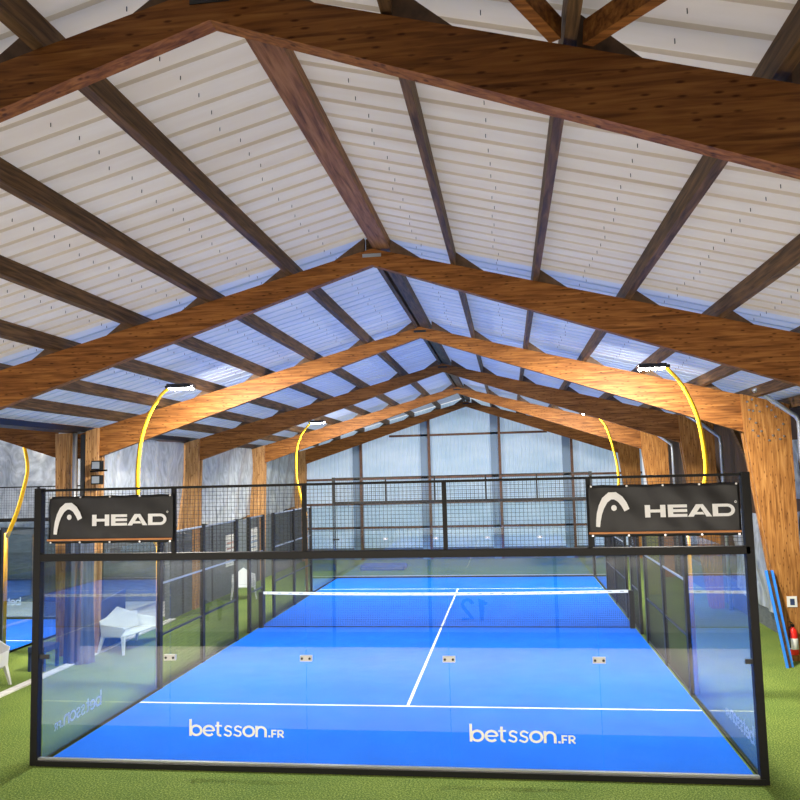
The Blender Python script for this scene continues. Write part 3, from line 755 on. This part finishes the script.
# ------------------------------------------------------------------ furniture
def lounge(name, label, cat, loc, rz, wd, group=None, peak=.98):
    """moulded white plastic seat facing +x, width along y"""
    t = thing(name, label, cat, loc, group, rz); h = wd / 2
    obj('seat', MB().hexa([(-.25, -h + .05, .36), (.30, -h + .05, .38), (.30, h - .05, .38), (-.25, h - .05, .36), (-.25, -h + .05, .40), (.30, -h + .05, .42), (.30, h - .05, .42), (-.25, h - .05, .40)]), WHITE, t, world=False, bevel=.012)
    b = [(-h + .02, .40), (h - .02, .40), (h, .76), (h * .62, .80), (0, peak), (-h * .62, .80), (-h, .76)]
    mb = MB(); n = len(b)
    def bp(q, d): return (-.25 - (q[1] - .4) * .22 - d, q[0], q[1])
    mb.v += [bp(q, 0) for q in b] + [bp(q, .03) for q in b]
    mb.f.append(tuple(range(n))); mb.f.append(tuple(reversed(range(n, 2 * n))))
    for i in range(n): mb.f.append(((i + 1) % n, i, n + i, n + (i + 1) % n))
    obj('backrest', mb, WHITE, t, world=False, bevel=.008)
    for s in (-1, 1):
        a = s * (h - .05); 
        mb = MB().prism([(-.30, .40), (.24, .40), (.34, .585), (.30, .62), (-.32, .68)], 1, min(a, s * h), max(a, s * h))
        obj('armrest', mb, WHITE, t, world=False, bevel=.01)
        for xx, dx in ((.28, .06), (-.26, -.10)):
            y0 = s * (h - .045); y1 = s * (h + .015)
            mb = MB().hexa([(xx + dx - .02, y1 - .025, 0), (xx + dx + .02, y1 - .025, 0), (xx + dx + .02, y1 + .02, 0), (xx + dx - .02, y1 + .02, 0),
                            (xx - .045, y0 - .035, .42), (xx + .045, y0 - .035, .42), (xx + .045, y0 + .035, .42), (xx - .045, y0 + .035, .42)])
            obj('leg', mb, WHITE, t, world=False)
    return t
lounge('plastic_bench', 'white plastic two-seat bench on the turf behind the left side glass', 'bench', (-7.40, 7.6, 0), math.radians(-8), 1.5)
lounge('plastic_chair', 'white plastic armchair with low arms, farther along the left turf', 'chair', (-7.15, 15.2, 0), math.radians(-70), .8, 'white plastic armchairs')
lounge('plastic_chair', 'white plastic armchair cut off by the left picture edge', 'chair', (-8.62, 3.85, 0), math.radians(268), .62, 'white plastic armchairs', .9)
t = thing('low_table', 'low dark blue table left of the gathered curtain', 'table', (-8.43, 5.5, 0))
obj('table_top', MB().box(-8.56, -8.17, 5.2, 5.78, .40, .52), NAVY, t)
for x in (-8.54, -8.22):
    for y in (5.23, 5.74): obj('leg', MB().box(x - .02, x + .04, y - .02, y + .04, 0, .40), NAVY, t)
# posters on the divider
def poster(y, z, w_, h, col, label):
    t = thing('poster', label, 'poster', (-8.04, y, z), 'posters on the dark divider wall')
    obj('sheet', MB().box(-8.045, -8.035, y, y + w_, z, z + h), PAPER, t)
    mb = MB()
    for k in range(4): mb.box(-8.0349, -8.034, y + .1, y + w_ - .1 - .12 * (k % 2), z + h * (.2 + .17 * k), z + h * (.25 + .17 * k))
    obj('printed_bars', mb, col, t)
poster(15.9, .95, 1.1, 1.1, mat('poster_red', (.5, .25, .2), .6), 'pale poster on the dark divider wall behind the white armchair')
poster(18.5, .9, 1.0, 1.2, mat('poster_blue', (.25, .35, .5), .6), 'pale blue poster farther along the dark divider wall')

# speakers and camera on the left column
t = thing('wall_speakers', 'two small black speaker boxes on an arm on the third left column', 'speaker', (-7.7, 6.6, 4.3))
obj('arm', MB().bar((-7.95, 6.62, 4.3), (-7.5, 6.55, 4.32), .04, .04), BLACK, t)
for z in (4.44, 4.1):
    obj('speaker_body', MB().box(-7.82, -7.58, 6.4, 6.55, z - .11, z + .11), BLACK, t, bevel=.01)
    obj('speaker_face', MB().box(-7.79, -7.61, 6.385, 6.399, z - .08, z + .08), ZINC, t)
# pipes
tag(obj('downpipe', MB().tube([(7.10, 6.45, 5.62), (7.16, 6.45, 5.66), (7.47, 6.45, 5.40), (7.92, 6.45, 5.06), (7.97, 6.45, 4.95), (7.99, 6.45, 3.0), (7.99, 6.45, 0.0)], .05, 12), ZINC), 'grey rainwater downpipe bending around the big right column', 'pipe', 'grey downpipes')
tag(obj('downpipe', MB().tube([(-8.30, 6.52, 5.22), (-8.30, 6.52, 0)], .055, 12), ALU), 'bright metal downpipe in front of the third left column', 'pipe', 'grey downpipes')
for y, l in ((12.8, 'fourth'), (19.6, 'fifth')):
    tag(obj('downpipe', MB().tube([(7.1, y, 5.55), (7.5, y, 5.28), (7.98, y, 4.9), (8.0, y, 4.7), (8.0, y, 0)], .05, 10), ZINC), 'grey downpipe beside the %s right column' % l, 'pipe', 'grey downpipes')

# leaning boards, sign, extinguisher at the right column
Yc = FY[2] - TH - .10
for k, (dx, c, l) in enumerate(((.03, BLUEP, 'light blue board leaning on the big right column, on the left'), (.09, W_OLD, 'dark brown board leaning on the big right column between two blue ones'), (.15, BLUEP, 'blue board leaning on the big right column, on the right'))):
    w_ = .048
    mb = MB()
    a = (7.16 + dx + .10, Yc - .58 + .10 * k * .4, .005); b = (7.13 + dx, Yc - .05, 1.86)
    mb.hexa([(a[0] - w_ / 2, a[1] - .02, .0), (a[0] + w_ / 2, a[1] - .02, .0), (a[0] + w_ / 2, a[1] + .02, .0), (a[0] - w_ / 2, a[1] + .02, .0),
             (b[0] - w_ / 2, b[1] - .02, b[2]), (b[0] + w_ / 2, b[1] - .02, b[2]), (b[0] + w_ / 2, b[1] + .02, b[2]), (b[0] - w_ / 2, b[1] + .02, b[2])])
    tag(obj('leaning_board', mb, c), l, 'board', 'boards leaning on the column')
t = thing('paper_notice', 'small white notice with dark picture pinned to the big right column', 'notice', (7.65, Yc - .01, 1.2))
obj('sheet', MB().box(7.55, 7.75, Yc - .012, Yc - .001, 1.10, 1.32), PAPER, t)
obj('printed_picture', MB().box(7.61, 7.70, Yc - .014, Yc - .0125, 1.14, 1.27), NAVY, t)
t = thing('fire_extinguisher', 'red fire extinguisher hanging on the big right column', 'fire extinguisher', (7.60, Yc - .1, .2))
obj('cylinder', MB().lathe((7.60, Yc - .10, .15), [(0.0, 0), (.075, .003), (.085, .03), (.085, .42), (.07, .50), (.03, .545), (.025, .57)], 20), RED, t)
obj('label_wrap', MB().lathe((7.60, Yc - .10, .15), [(.0852, .12), (.0865, .122), (.0865, .34), (.0852, .342)], 20), PAPER, t)
obj('valve', MB().box(7.575, 7.625, Yc - .13, Yc - .07, .72, .77), BLACK, t)
obj('handle', MB().bar((7.60, Yc - .10, .79), (7.52, Yc - .16, .83), .025, .015), BLACK, t)
obj('hose', MB().tube([(7.585, Yc - .13, .74), (7.51, Yc - .15, .72), (7.505, Yc - .15, .5), (7.515, Yc - .14, .3)], .012, 8), BLACK, t)
# blue mat lying beyond the far glass
tag(obj('blue_mat', MB().box(-4.5, -2.6, 22.4, 23.4, 0, .22), NAVY, bevel=.05), 'dark blue padded mat on the turf beyond the far glass wall', 'mat')
tag(obj('yellow_panel', MB().hexa([(6.1, 15.5, .02), (6.6, 15.5, .02), (6.6, 15.6, .02), (6.1, 15.6, .02), (6.1, 15.6, 1.9), (6.6, 15.6, 1.9), (6.6, 15.7, 1.9), (6.1, 15.7, 1.9)]), mat('lime_paint', (.45, .5, .03), .5)), 'lime yellow upright panel beyond the right side fence', 'panel')
